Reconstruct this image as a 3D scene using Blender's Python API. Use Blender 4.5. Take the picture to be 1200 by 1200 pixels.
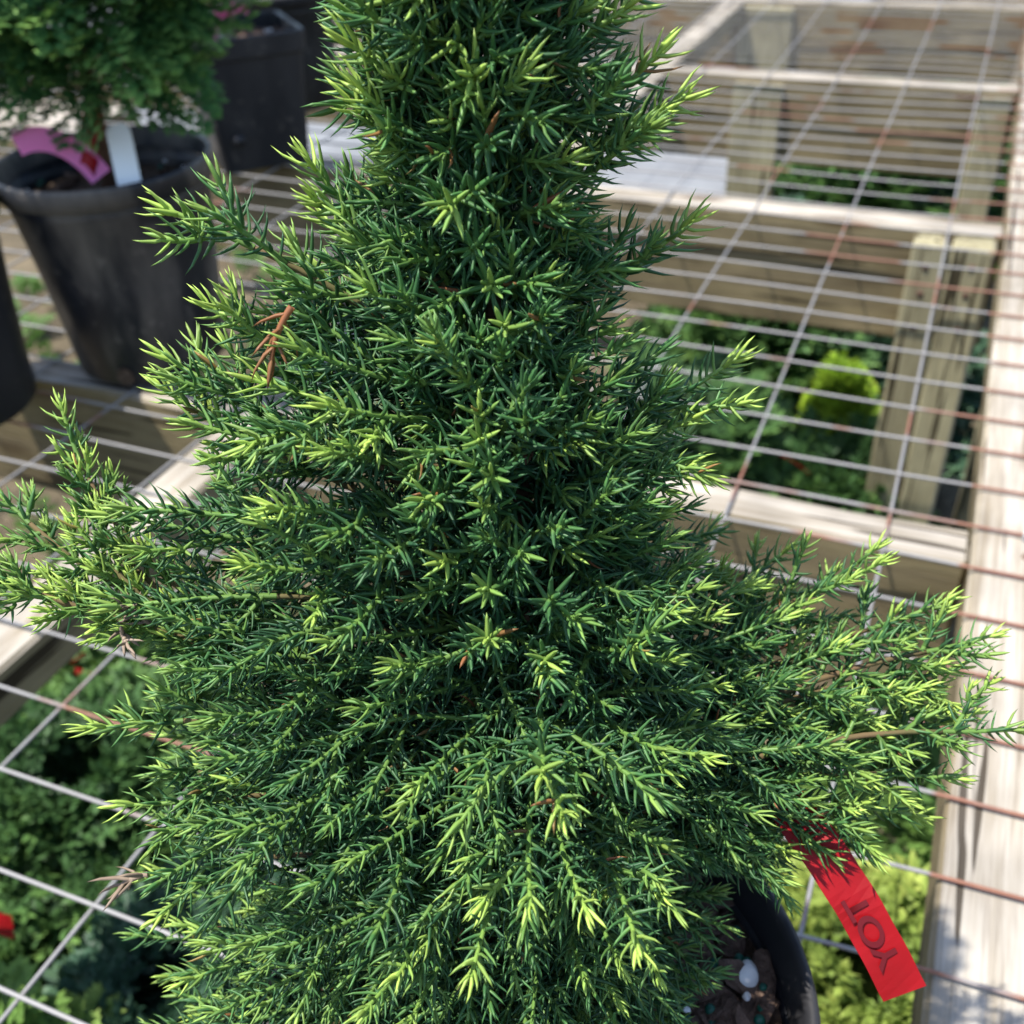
import bpy, math, random
import numpy as np
from mathutils import Matrix, Vector

for o in list(bpy.data.objects):
    bpy.data.objects.remove(o)
scn = bpy.context.scene
COL = scn.collection
rng = np.random.default_rng(11)
random.seed(11)

# ------------------------------------------------------------------ camera
RIGHT = Vector((0.921559, 0.385844, -0.043053))
DOWN = Vector((0.196654, -0.559533, -0.805139))
FWD = Vector((-0.334748, 0.733517, -0.591521))
CAM = Vector((0.0, 0.0, 0.46))
cd = bpy.data.cameras.new('camera')
cam = bpy.data.objects.new('camera', cd)
COL.objects.link(cam)
m = Matrix((RIGHT, -DOWN, -FWD)).transposed().to_4x4()
m.translation = CAM
cam.matrix_world = m
cd.sensor_width = 36.0
cd.lens = 36.0 * 1220.5 / 1200.0
cd.clip_start = 0.01
cd.clip_end = 200
cd.dof.use_dof = True
cd.dof.focus_distance = 0.245
cd.dof.aperture_fstop = 17.5
scn.camera = cam
scn.cycles.max_bounces = 7
scn.cycles.diffuse_bounces = 3
scn.cycles.glossy_bounces = 2
scn.cycles.transmission_bounces = 4

# ------------------------------------------------------------------ sky, sun, exposure
SUN_FROM = Vector((-0.80, -0.50, 0.0)).normalized()
SUN_EL = math.radians(69)
w = bpy.data.worlds.new('World')
scn.world = w
w.use_nodes = True
wn = w.node_tree.nodes
sky = wn.new('ShaderNodeTexSky')
sky.sky_type = 'NISHITA'
sky.sun_disc = False
sky.sun_elevation = SUN_EL
sky.sun_rotation = math.atan2(SUN_FROM.x, SUN_FROM.y)
wn['Background'].inputs['Strength'].default_value = 0.15
w.node_tree.links.new(sky.outputs[0], wn['Background'].inputs['Color'])
sl = bpy.data.lights.new('sun', 'SUN')
sl.energy = 4.7
sl.angle = math.radians(0.55)
sl.color = (1.0, 0.955, 0.88)
so = bpy.data.objects.new('sun', sl)
COL.objects.link(so)
sdir = Vector((SUN_FROM.x * math.cos(SUN_EL), SUN_FROM.y * math.cos(SUN_EL), math.sin(SUN_EL)))
so.rotation_euler = (-sdir).to_track_quat('-Z', 'Y').to_euler()
so.location = sdir * 5
scn.view_settings.view_transform = 'Standard'
scn.view_settings.look = 'None'
scn.view_settings.gamma = 1.0
scn.view_settings.exposure = 1.0

# ------------------------------------------------------------------ helpers
def link(o, parent=None):
    COL.objects.link(o)
    if parent is not None:
        o.parent = parent
    return o

def tag(o, label=None, cat=None, group=None, kind=None):
    if label: o['label'] = label
    if cat: o['category'] = cat
    if group: o['group'] = group
    if kind: o['kind'] = kind
    return o

def empty(name, loc=(0, 0, 0)):
    o = bpy.data.objects.new(name, None)
    o.empty_display_size = 0.02
    o.location = loc
    return link(o)

def np_mesh(name, verts, faces, attr=None, smooth=True):
    """verts (N,3); faces: list of int arrays (F,k) of any k; attr (N,4) colour attribute 'leaf'."""
    me = bpy.data.meshes.new(name)
    verts = np.asarray(verts, dtype=np.float32)
    fs = [np.asarray(f, dtype=np.int32) for f in faces if len(f)]
    nl = sum(f.size for f in fs); npoly = sum(len(f) for f in fs)
    me.vertices.add(len(verts)); me.vertices.foreach_set('co', verts.ravel())
    me.loops.add(nl); me.polygons.add(npoly)
    me.loops.foreach_set('vertex_index', np.concatenate([f.ravel() for f in fs]))
    tot = np.concatenate([np.full(len(f), f.shape[1], np.int32) for f in fs])
    me.polygons.foreach_set('loop_start', np.concatenate([[0], np.cumsum(tot)[:-1]]).astype(np.int32))
    me.polygons.foreach_set('use_smooth', np.full(npoly, smooth))
    if attr is not None:
        a = me.attributes.new('leaf', 'FLOAT_COLOR', 'POINT')
        a.data.foreach_set('color', np.asarray(attr, dtype=np.float32).ravel())
    me.update(calc_edges=True)
    me.validate()
    return me

def obj(name, me, mat, parent=None, loc=None):
    o = bpy.data.objects.new(name, me)
    if mat is not None and len(me.materials) == 0:
        me.materials.append(mat)
    if loc is not None:
        o.location = loc
    return link(o, parent)

def norm(v):
    return v / np.maximum(np.linalg.norm(v, axis=-1, keepdims=True), 1e-9)

def tube_data(pts, rad, sides=6, cap=True):
    pts = np.asarray(pts, float); n = len(pts)
    rad = np.broadcast_to(np.asarray(rad, float), (n,))
    tan = norm(np.gradient(pts, axis=0))
    ref = np.array([0, 0, 1.0]) if abs(tan[0][2]) < .9 else np.array([1.0, 0, 0])
    a = norm(np.cross(tan, ref)); b = np.cross(tan, a)
    ang = np.linspace(0, 2 * np.pi, sides, endpoint=False)
    v = pts[:, None] + rad[:, None, None] * (np.cos(ang)[None, :, None] * a[:, None] + np.sin(ang)[None, :, None] * b[:, None])
    v = v.reshape(-1, 3)
    i = np.arange(n - 1)[:, None] * sides; j = np.arange(sides)[None]; j2 = (j + 1) % sides
    q = np.stack([i + j, i + j2, i + sides + j2, i + sides + j], -1).reshape(-1, 4)
    caps = []
    if cap:
        caps = [np.arange(sides)[::-1][None], (np.arange(sides) + (n - 1) * sides)[None]]
    return v, [q] + caps

def tube(name, pts, rad, mat, parent=None, sides=6):
    v, f = tube_data(pts, rad, sides)
    return obj(name, np_mesh(name, v, f), mat, parent)

def lathe_data(prof, seg=64, noise=0.0, seed=0, close=False):
    prof = np.asarray(prof, float); n = len(prof)
    ang = np.linspace(0, 2 * np.pi, seg, endpoint=False)
    r = prof[:, 0][:, None] * np.ones(seg)
    if noise:
        r = r * (1 + noise * (np.sin(2 * ang + seed) + .6 * np.sin(3 * ang + 2.1 * seed))[None])
    v = np.stack([r * np.cos(ang), r * np.sin(ang), prof[:, 1][:, None] + 0 * r], -1).reshape(-1, 3)
    i = np.arange(n - 1)[:, None] * seg; j = np.arange(seg)[None]; j2 = (j + 1) % seg
    q = np.stack([i + j, i + j2, i + seg + j2, i + seg + j], -1).reshape(-1, 4)
    return v, [q]

def join_data(parts):
    """parts: list of (verts, [faces])"""
    V = []; F = {}; off = 0
    for v, fs in parts:
        V.append(v)
        for f in fs:
            f = np.asarray(f)
            F.setdefault(f.shape[1], []).append(f + off)
        off += len(v)
    return np.concatenate(V), [np.concatenate(x) for x in F.values()]

def box_mesh(name, sx, sy, sz, bev=0.0025, cuts=1, wob=0.0, seed=0):
    """box centred on the origin, long axis X cut into pieces, edges bevelled"""
    r = np.random.default_rng(seed)
    hy, hz = sy / 2, sz / 2
    b = min(bev, hy * .4, hz * .4)
    ring = np.array([(-hy + b, -hz), (hy - b, -hz), (hy, -hz + b), (hy, hz - b), (hy - b, hz), (-hy + b, hz), (-hy, hz - b), (-hy, -hz + b)])
    xs = np.concatenate([[-sx / 2, -sx / 2 + b], np.linspace(-sx / 2, sx / 2, cuts + 1)[1:-1], [sx / 2 - b, sx / 2]])
    vs = []
    for k, x in enumerate(xs):
        s = 1.0
        yz = ring.copy()
        if k in (0, len(xs) - 1):
            yz = yz * np.array([(hy - b) / hy, (hz - b) / hz])
        yz = yz + r.normal(0, wob, yz.shape) * (0 if k in (0, len(xs) - 1) else 1)
        vs.append(np.column_stack([np.full(8, x), yz]))
    v = np.concatenate(vs)
    n = len(xs)
    i = np.arange(n - 1)[:, None] * 8; j = np.arange(8)[None]; j2 = (j + 1) % 8
    q = np.stack([i + j, i + j2, i + 8 + j2, i + 8 + j], -1).reshape(-1, 4)
    return np_mesh(name, v, [q[:, ::-1] * 1, np.arange(8)[None], (np.arange(8)[::-1] + (n - 1) * 8)[None]], smooth=False)

# ------------------------------------------------------------------ materials
def mat(name):
    m = bpy.data.materials.new(name); m.use_nodes = True
    nt = m.node_tree
    return m, nt, nt.nodes['Principled BSDF'], nt.nodes['Material Output']

def N(nt, t, **kw):
    n = nt.nodes.new(t)
    for k, v in kw.items():
        if k.startswith('i_'):
            n.inputs[k[2:].replace('_', ' ')].default_value = v
        else:
            setattr(n, k, v)
    return n

def ramp(nt, stops, fac, interp='LINEAR'):
    r = nt.nodes.new('ShaderNodeValToRGB'); r.color_ramp.interpolation = interp
    e = r.color_ramp.elements
    while len(e) < len(stops): e.new(.5)
    for x, (p, c) in zip(e, stops):
        x.position = p; x.color = (*c, 1) if len(c) == 3 else c
    nt.links.new(fac, r.inputs[0])
    return r.outputs[0]

def mix(nt, a, b, fac, blend='MIX'):
    n = nt.nodes.new('ShaderNodeMix'); n.data_type = 'RGBA'; n.blend_type = blend
    for sock, val in ((n.inputs[0], fac), (n.inputs[6], a), (n.inputs[7], b)):
        if hasattr(val, 'links'): nt.links.new(val, sock)
        elif isinstance(val, (int, float)): sock.default_value = val
        else: sock.default_value = (*val, 1)
    return n.outputs[2]

def noise(nt, scale, detail=3, vec=None, rough=.5):
    n = N(nt, 'ShaderNodeTexNoise'); n.inputs['Scale'].default_value = scale
    n.inputs['Detail'].default_value = detail; n.inputs['Roughness'].default_value = rough
    if vec is not None: nt.links.new(vec, n.inputs['Vector'])
    return n.outputs['Fac']

def mapped(nt, scale, src='Object', offset_random=False):
    tc = N(nt, 'ShaderNodeTexCoord')
    mp = N(nt, 'ShaderNodeMapping'); mp.inputs['Scale'].default_value = scale
    nt.links.new(tc.outputs[src], mp.inputs['Vector'])
    if offset_random:
        oi = N(nt, 'ShaderNodeObjectInfo')
        ma = N(nt, 'ShaderNodeMath', operation='MULTIPLY'); ma.inputs[1].default_value = 37.0
        nt.links.new(oi.outputs['Random'], ma.inputs[0])
        nt.links.new(ma.outputs[0], mp.inputs['Location'])
    return mp.outputs[0]

def bump(nt, p, h, strength=.3, dist=.001):
    b = N(nt, 'ShaderNodeBump'); b.inputs['Strength'].default_value = strength; b.inputs['Distance'].default_value = dist
    nt.links.new(h, b.inputs['Height']); nt.links.new(b.outputs[0], p.inputs['Normal'])

def leaf_material(name, old, mid, young, dead=(.26, .10, .04), base=None, trans=.25, rough=.38, spec=.5):
    """attribute leaf = (age, along, random, dead)"""
    m, nt, p, out = mat(name)
    at = N(nt, 'ShaderNodeAttribute', attribute_name='leaf')
    sp = N(nt, 'ShaderNodeSeparateColor'); nt.links.new(at.outputs['Color'], sp.inputs[0])
    c = ramp(nt, [(0, old), (.45, mid), (1, young)], sp.outputs[0])
    if base is not None:
        f = ramp(nt, [(0, (1, 1, 1)), (.32, (0, 0, 0))], sp.outputs[1])
        ff = N(nt, 'ShaderNodeMath', operation='MULTIPLY'); nt.links.new(f, ff.inputs[0]); ff.inputs[1].default_value = .55
        c = mix(nt, c, base, ff.outputs[0])
    hv = N(nt, 'ShaderNodeHueSaturation')
    mr = N(nt, 'ShaderNodeMapRange'); mr.inputs['To Min'].default_value = .7; mr.inputs['To Max'].default_value = 1.3
    nt.links.new(sp.outputs[2], mr.inputs[0]); nt.links.new(mr.outputs[0], hv.inputs['Value'])
    nt.links.new(c, hv.inputs['Color'])
    c = mix(nt, hv.outputs[0], dead, at.outputs['Alpha'])
    nt.links.new(c, p.inputs['Base Color'])
    p.inputs['Roughness'].default_value = rough
    p.inputs['Specular IOR Level'].default_value = spec
    tr = N(nt, 'ShaderNodeBsdfTranslucent')
    tc = mix(nt, c, (.75, 1.0, .25), .35, 'MULTIPLY')
    g = N(nt, 'ShaderNodeGamma'); g.inputs[1].default_value = .85; nt.links.new(tc, g.inputs[0])
    nt.links.new(g.outputs[0], tr.inputs['Color'])
    ms = N(nt, 'ShaderNodeMixShader'); ms.inputs[0].default_value = trans
    nt.links.new(p.outputs[0], ms.inputs[1]); nt.links.new(tr.outputs[0], ms.inputs[2])
    nt.links.new(ms.outputs[0], out.inputs['Surface'])
    return m

M = {}
M['needle'] = leaf_material('cedar_needle', (.019, .066, .034), (.064, .172, .046), (.38, .53, .10), base=(.19, .32, .055), trans=.20, rough=.47, spec=.40)
M['cypress'] = leaf_material('cypress_leaf', (.018, .070, .030), (.060, .165, .045), (.26, .44, .11), trans=.22, rough=.55, spec=.3)
M['gold'] = leaf_material('golden_leaf', (.10, .20, .02), (.26, .40, .03), (.46, .58, .05), trans=.3, rough=.6, spec=.3)
M['lime'] = leaf_material('lime_leaf', (.055, .12, .03), (.15, .27, .06), (.34, .46, .12), trans=.3, rough=.6, spec=.3)
M['yellow'] = leaf_material('yellow_leaf', (.09, .15, .03), (.26, .34, .07), (.55, .57, .15), trans=.3, rough=.6, spec=.3)
M['green'] = leaf_material('green_leaf', (.024, .062, .022), (.06, .135, .04), (.15, .27, .065), trans=.25, rough=.55, spec=.3)
M['blue'] = leaf_material('bluegreen_leaf', (.016, .046, .028), (.034, .080, .045), (.07, .13, .062), trans=.15, rough=.55, spec=.3)
M['weed'] = leaf_material('weed_leaf', (.05, .11, .025), (.10, .20, .045), (.22, .34, .08), trans=.25, rough=.6, spec=.3)

def wood(name, top, side, streak):
    m, nt, p, out = mat(name)
    v = mapped(nt, (1.6, 30, 30), offset_random=True)
    g = noise(nt, 3.0, 5, v, .62)
    v2 = mapped(nt, (5.0, 150, 150), offset_random=True)
    g2 = noise(nt, 3.0, 3, v2, .6)
    v3 = mapped(nt, (7, 9, 9), offset_random=True)
    blot = noise(nt, 1.6, 3, v3)
    geo = N(nt, 'ShaderNodeTexCoord')
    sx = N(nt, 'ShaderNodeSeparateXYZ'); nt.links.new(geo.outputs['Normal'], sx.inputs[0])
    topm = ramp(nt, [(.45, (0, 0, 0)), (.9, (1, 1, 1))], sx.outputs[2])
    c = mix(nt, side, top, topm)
    f = ramp(nt, [(.40, (0, 0, 0)), (.68, (1, 1, 1))], g)
    fm = N(nt, 'ShaderNodeMath', operation='MULTIPLY'); nt.links.new(f, fm.inputs[0]); fm.inputs[1].default_value = .78
    c = mix(nt, c, streak, fm.outputs[0])
    c = mix(nt, c, ramp(nt, [(.3, (.55, .53, .50)), (.72, (1.2, 1.18, 1.15))], blot), .85, 'MULTIPLY')
    c = mix(nt, c, ramp(nt, [(.33, (.55, .5, .45)), (.5, (1, 1, 1))], g2), .55, 'MULTIPLY')
    vo = N(nt, 'ShaderNodeTexVoronoi'); vo.inputs['Scale'].default_value = 1.0
    nt.links.new(mapped(nt, (4.5, 13, 13), offset_random=True), vo.inputs['Vector'])
    kn = ramp(nt, [(.07, (.25, .16, .10)), (.19, (1, 1, 1))], vo.outputs['Distance'])
    c = mix(nt, c, kn, .8, 'MULTIPLY')
    v4 = mapped(nt, (2.2, 55, 55), offset_random=True)
    ck = noise(nt, 2.2, 2, v4)
    crack = ramp(nt, [(.355, (.10, .08, .06)), (.378, (1, 1, 1))], ck)
    c = mix(nt, c, crack, .9, 'MULTIPLY')
    nt.links.new(c, p.inputs['Base Color'])
    p.inputs['Roughness'].default_value = .85; p.inputs['Specular IOR Level'].default_value = .2
    hs = mix(nt, g2, crack, .5, 'MULTIPLY')
    bump(nt, p, hs, .5, .0015)
    return m
M['wood'] = wood('weathered_timber', (.37, .345, .305), (.24, .197, .11), (.17, .135, .085))
M['wood2'] = wood('green_treated_timber', (.38, .35, .30), (.34, .315, .20), (.24, .215, .135))

def simple(name, col, rough=.5, spec=.5, var=None, vscale=30, bmp=0, bscale=80, trans=0, dist=.001):
    m, nt, p, out = mat(name)
    v = mapped(nt, (1, 1, 1), offset_random=True)
    if var is not None:
        f = ramp(nt, [(.35, (0, 0, 0)), (.7, (1, 1, 1))], noise(nt, vscale, 4, v))
        nt.links.new(mix(nt, col, var, f), p.inputs['Base Color'])
    else:
        p.inputs['Base Color'].default_value = (*col, 1)
    p.inputs['Roughness'].default_value = rough; p.inputs['Specular IOR Level'].default_value = spec
    if bmp: bump(nt, p, noise(nt, bscale, 4, v), bmp, dist)
    if trans:
        tr = N(nt, 'ShaderNodeBsdfTranslucent'); tr.inputs['Color'].default_value = (*col, 1)
        ms = N(nt, 'ShaderNodeMixShader'); ms.inputs[0].default_value = trans
        nt.links.new(p.outputs[0], ms.inputs[1]); nt.links.new(tr.outputs[0], ms.inputs[2])
        nt.links.new(ms.outputs[0], out.inputs['Surface'])
    return m

def plastic(name, dust):
    m, nt, p, out = mat(name)
    v = mapped(nt, (9, 9, 2.5), offset_random=True)
    d = noise(nt, 2.2, 4, v)
    v2 = mapped(nt, (1, 1, 1), offset_random=True)
    d2 = noise(nt, 90, 3, v2)
    f = ramp(nt, [(.44, (0, 0, 0)), (.72, (dust,) * 3)], d)
    c = mix(nt, (.013, .014, .018), (.22, .19, .16), f)
    f2 = ramp(nt, [(.62, (0, 0, 0)), (.75, (.25,) * 3)], d2)
    c = mix(nt, c, (.25, .22, .19), f2)
    nt.links.new(c, p.inputs['Base Color'])
    rr = ramp(nt, [(.3, (.34,) * 3), (.75, (.66,) * 3)], d)
    nt.links.new(rr, p.inputs['Roughness'])
    p.inputs['Specular IOR Level'].default_value = .32
    bump(nt, p, d2, .12, .0006)
    return m
M['plastic'] = plastic('black_plastic', .10)
M['dusty_plastic'] = plastic('dusty_black_plastic', .72)
M['soil'] = simple('potting_soil', (.045, .030, .021), .95, .2, (.11, .078, .055), 160, 1.0, 220, dist=.004)
M['bark'] = simple('pine_bark', (.060, .038, .028), .9, .2, (.16, .105, .078), 140, 1.0, 320, dist=.002)
M['perlite'] = simple('perlite', (.80, .80, .78), .8, .3, (.62, .60, .57), 90, .5, 250)
M['prill'] = simple('green_fertiliser', (.004, .060, .040), .45, .4, (.01, .095, .06), 200)
M['red'] = simple('red_ribbon', (.34, .003, .007), .5, .3, (.26, .003, .006), 60, .5, 45, trans=.22)
M['redprint'] = simple('red_print', (.10, .003, .006), .5, .3)
M['pink'] = simple('pink_ribbon', (.86, .24, .52), .35, .5, trans=.35)
M['label'] = simple('white_label', (.82, .82, .80), .4, .5)
M['stem'] = simple('cedar_bark', (.10, .055, .032), .9, .2, (.19, .11, .065), 60, .8, 140)
M['twig'] = simple('young_twig_bark', (.085, .085, .030), .85, .2, (.12, .075, .04), 45, .6, 140)
M['dirt'] = simple('ground_soil', (.060, .048, .030), .95, .2, (.135, .108, .068), 7, 1.0, 60, dist=.01)
M['concrete'] = simple('pale_concrete', (.19, .20, .212), .9, .2, (.135, .14, .15), 6, .6, 60)
M['steel'] = simple('galvanised_steel', (.45, .46, .47), .5, .5)
M['deadleaf'] = simple('dead_brown_leaf', (.08, .042, .028), .8, .2, (.14, .08, .055), 90, .4, 100)
M['deadneedle'] = simple('dead_russet_needle', (.30, .10, .045), .7, .3, (.22, .07, .03), 90)

def wire_mat():
    m, nt, p, out = mat('galvanised_wire')
    tc = N(nt, 'ShaderNodeTexCoord')
    n1 = noise(nt, 6.0, 3, tc.outputs['Object'])
    n2 = noise(nt, 120.0, 3, tc.outputs['Object'])
    sx = N(nt, 'ShaderNodeSeparateXYZ'); nt.links.new(tc.outputs['Object'], sx.inputs[0])
    # more rust where the wire touches the damp timber on the right-hand beam
    f = ramp(nt, [(.0, (0, 0, 0)), (.045, (.04,) * 3), (.056, (.17,) * 3)], sx.outputs[0])
    mr = N(nt, 'ShaderNodeMapRange'); nt.links.new(sx.outputs[0], mr.inputs[0])
    for nm, vv in (('From Min', -.60), ('From Max', -.10), ('To Min', -.07), ('To Max', .0)): mr.inputs[nm].default_value = vv
    a0 = N(nt, 'ShaderNodeMath', operation='ADD'); nt.links.new(n1, a0.inputs[0]); nt.links.new(mr.outputs[0], a0.inputs[1])
    ad = N(nt, 'ShaderNodeMath', operation='ADD'); nt.links.new(a0.outputs[0], ad.inputs[0]); nt.links.new(f, ad.inputs[1])
    rust = ramp(nt, [(.555, (0, 0, 0)), (.59, (1, 1, 1))], ad.outputs[0])
    rc = mix(nt, (.15, .055, .032), (.25, .12, .075), n2)
    gc = mix(nt, (.185, .178, .175), (.275, .267, .262), n2)
    nt.links.new(mix(nt, gc, rc, rust), p.inputs['Base Color'])
    p.inputs['Roughness'].default_value = .55
    mt = N(nt, 'ShaderNodeMath', operation='MULTIPLY_ADD'); nt.links.new(rust, mt.inputs[0]); mt.inputs[1].default_value = -.2; mt.inputs[2].default_value = .2
    nt.links.new(mt.outputs[0], p.inputs['Metallic'])
    bump(nt, p, n2, .3, .0006)
    return m
M['wire'] = wire_mat()

# ------------------------------------------------------------------ the setting
GZ = -0.60
def ground():
    nx = 90
    g = np.linspace(-1, 1, nx)
    X, Y = np.meshgrid(np.sign(g) * np.abs(g) ** 2.2 * 60, np.sign(g) * np.abs(g) ** 2.2 * 60)
    X = X - .6; Y = Y + 1.5
    Z = GZ + .012 * np.sin(3.1 * X + 1) * np.cos(2.7 * Y) * (np.hypot(X, Y) < 6)
    v = np.stack([X, Y, Z], -1).reshape(-1, 3)
    i = np.arange(nx - 1)[:, None] * nx + np.arange(nx - 1)[None]
    q = np.stack([i, i + 1, i + nx + 1, i + nx], -1).reshape(-1, 4)
    return obj('ground', np_mesh('ground', v, [q]), M['dirt'])
tag(ground(), 'brown bare soil under the timber benches', 'ground', kind='structure')
pa = obj('path', box_mesh('path', 4.4, 5.2, .12, .01, 8), M['concrete'], None, (-2.74, 5.0, GZ))
tag(pa, 'pale grey concrete path beyond the bench', 'path', kind='structure')

def litter():
    r = np.random.default_rng(77); parts = []
    base = [blob_mesh_data(300 + i) for i in range(6)]
    for k in range(2600):
        v, f = base[k % 6]
        a = r.uniform(0, 6.3); c_, s_ = math.cos(a), math.sin(a)
        sc_ = r.uniform(.004, .015) * np.array([1, r.uniform(.4, 1), r.uniform(.25, .5)])
        q = v * sc_
        q = np.column_stack([q[:, 0] * c_ - q[:, 1] * s_, q[:, 0] * s_ + q[:, 1] * c_, q[:, 2]])
        x = r.uniform(-2.2, .3); y = r.uniform(.0, 3.2)
        parts.append((q + np.array([x, y, GZ + .012 * math.sin(3.1 * x + 1) * math.cos(2.7 * y) + .001]), [f]))
    v, f = join_data(parts)
    return np_mesh('bark_litter', v, f, smooth=False)

def blob_mesh_data(seed):
    r = np.random.default_rng(seed)
    g = (1 + 5 ** .5) / 2
    v = norm(np.array([(-1, g, 0), (1, g, 0), (-1, -g, 0), (1, -g, 0), (0, -1, g), (0, 1, g), (0, -1, -g), (0, 1, -g), (g, 0, -1), (g, 0, 1), (-g, 0, -1), (-g, 0, 1)], float))
    f = np.array([(0, 11, 5), (0, 5, 1), (0, 1, 7), (0, 7, 10), (0, 10, 11), (1, 5, 9), (5, 11, 4), (11, 10, 2), (10, 7, 6), (7, 1, 8), (3, 9, 4), (3, 4, 2), (3, 2, 6), (3, 6, 8), (3, 8, 9), (4, 9, 5), (2, 4, 11), (6, 2, 10), (8, 6, 7), (9, 8, 1)])
    return v * r.uniform(.7, 1.3, (12, 1)), f
M['chips'] = simple('ground_chips', (.07, .05, .03), .9, .2, (.20, .165, .11), 3, .5, 90)
tag(obj('bark_litter', litter(), M['chips']), 'scattered bark chips and gravel on the soil', 'litter', kind='stuff')

# timber bench -------------------------------------------------------
bench = empty('timber_bench', (0, 0, GZ))
tag(bench, 'weathered timber bench frame of beams and cross rails carrying the wire mesh', 'bench')
bcount = [0]
def board(name, x0, x1, y0, y1, z0, z1, axis, mt='wood', wob=.0005):
    """timber with its grain along the named axis"""
    bcount[0] += 1
    sx, sy, sz = x1 - x0, y1 - y0, z1 - z0
    c = Vector(((x0 + x1) / 2, (y0 + y1) / 2, (z0 + z1) / 2 - GZ))
    if axis == 'x':
        me = box_mesh(name, sx, sy, sz, .003, max(2, int(sx / .08)), wob, bcount[0]); rot = (0, 0, 0)
    elif axis == 'y':
        me = box_mesh(name, sy, sx, sz, .003, max(2, int(sy / .08)), wob, bcount[0]); rot = (0, 0, math.pi / 2)
    else:
        me = box_mesh(name, sz, sy, sx, .003, max(2, int(sz / .08)), wob, bcount[0]); rot = (0, math.pi / 2, 0)
    o = obj(name, me, M[mt], bench, c)
    o.rotation_euler = rot
    return o
rails = [.047, .657, 1.267, 1.877, 2.487]
BX = .057
for k, y in enumerate(rails):
    board('rail', -2.1, BX - .001, y - .038, y, -.140, 0, 'x', 'wood')
rb = board('beam', BX, BX + .140, -.25, 3.2, -.040, .001, 'y', 'wood', .0004)
ys = [-.25] + rails
for k in range(5):
    a = ys[k] + (.001 if k else 0); b = rails[k] - .039
    board('beam', -.548, -.503, a, b, -.038, .0005, 'y', 'wood')
# posts
board('post', -.036, .004, 1.190, 1.227, GZ, -.004, 'z', 'wood2')
board('post', .006, .050, 1.186, 1.227, GZ, -.003, 'z', 'wood2')
board('post', -.384, -.300, 1.826, 1.838, GZ, -.010, 'z', 'wood2')
board('post', -.510, -.395, 2.436, 2.448, GZ, -.010, 'z', 'wood2')
board('post', .002, .050, 1.826, 1.838, GZ, -.010, 'z', 'wood2')
board('post', BX + .03, BX + .11, 1.30, 1.38, GZ, -.042, 'z', 'wood2')
board('post', BX + .03, BX + .11, .02, .10, GZ, -.042, 'z', 'wood2')
board('plank', -1.75, -1.30, 1.272, 1.412, -.036, .002, 'x', 'wood')
# staples holding the mesh to the right-hand beam
def staple(x, y, z, ang):
    pts = [(-.006, 0, -.006), (-.006, 0, .001), (-.0045, 0, .0032), (0, 0, .0040), (.0045, 0, .0032), (.006, 0, .001), (.006, 0, -.006)]
    c, s = math.cos(ang), math.sin(ang)
    pts = [(x + c * a - s * b, y + s * a + c * b, z + d - GZ) for a, b, d in pts]
    tube('staple', pts, .0011, M['steel'], bench, 6)
SPY = .0506
def nail(x, y, z, nrm, r=.0038):
    prof_ = [(.0001, .0012), (r * .7, .0011), (r, .0006), (r, -.002)]
    v, f = lathe_data(prof_, 12)
    o = obj('nail', np_mesh('nail', v, f), M['rusty'], bench, (x, y, z - GZ))
    if nrm == '-y': o.rotation_euler = (math.pi / 2, 0, 0)
M['rusty'] = simple('rusty_nail', (.09, .05, .035), .7, .4, (.16, .09, .06), 300)
for y in rails[1:]:
    nail(BX + .035, y - .020, .0014, 'z'); nail(BX + .105, y - .016, .0014, 'z')
for zz in (-.030, -.062, -.105):
    nail(-.018, 1.190, zz, '-y', .004); nail(.030, 1.186, zz + .006, '-y', .004)
for xx in (-.535, -.512):
    nail(xx, .30, .0010, 'z'); nail(xx + .004, .58, .0010, 'z')
for yy, xx, aa in ((.356 + SPY, .098, 1.5), (.661, .090, 1.4), (1.015, .102, 1.7), (1.37, .10, 1.5)):
    staple(xx, yy, .0055, aa)

# welded wire mesh ---------------------------------------------------
mesh_o = empty('wire_mesh', (0, 0, 0))
tag(mesh_o, 'grey and rusty welded wire mesh stretched over the timber bench', 'mesh')
PX, PY = -.069, .151
def sag(x, y):
    d2 = ((x - PX) / .20) ** 2 + ((y - PY) / .22) ** 2
    s = -.012 * math.exp(-d2)
    s += .0018 * math.sin(x * 9 + y * 4) + .0012 * math.sin(y * 13 - x * 3 + 1)
    lift = min(1, max(0, (BX - x) / .10))
    return s * lift * .9
WR = .00122
for k in range(-1, 16):
    X = -.001 - .1098 * k
    pts = [(X + .0015 * math.sin(3 * y + k), y, WR + .0008 + sag(X, y)) for y in np.linspace(-.2, 3.1, 130)]
    tube('wire', pts, WR, M['wire'], mesh_o, 6)
for k in range(-6, 45):
    Y = .356 + SPY * k
    xs = np.concatenate([np.linspace(-1.75, -.5, 30)[:-1], np.linspace(-.5, .19, 40)])
    pts = [(x, Y + .028 * (x - .065) * max(0, min(1, (1.3 - Y))) + .0015 * math.sin(5 * x + k * 1.7), 3 * WR + .0004 + sag(x, Y)) for x in xs]
    tube('wire', pts, WR, M['wire'], mesh_o, 6)

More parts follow.
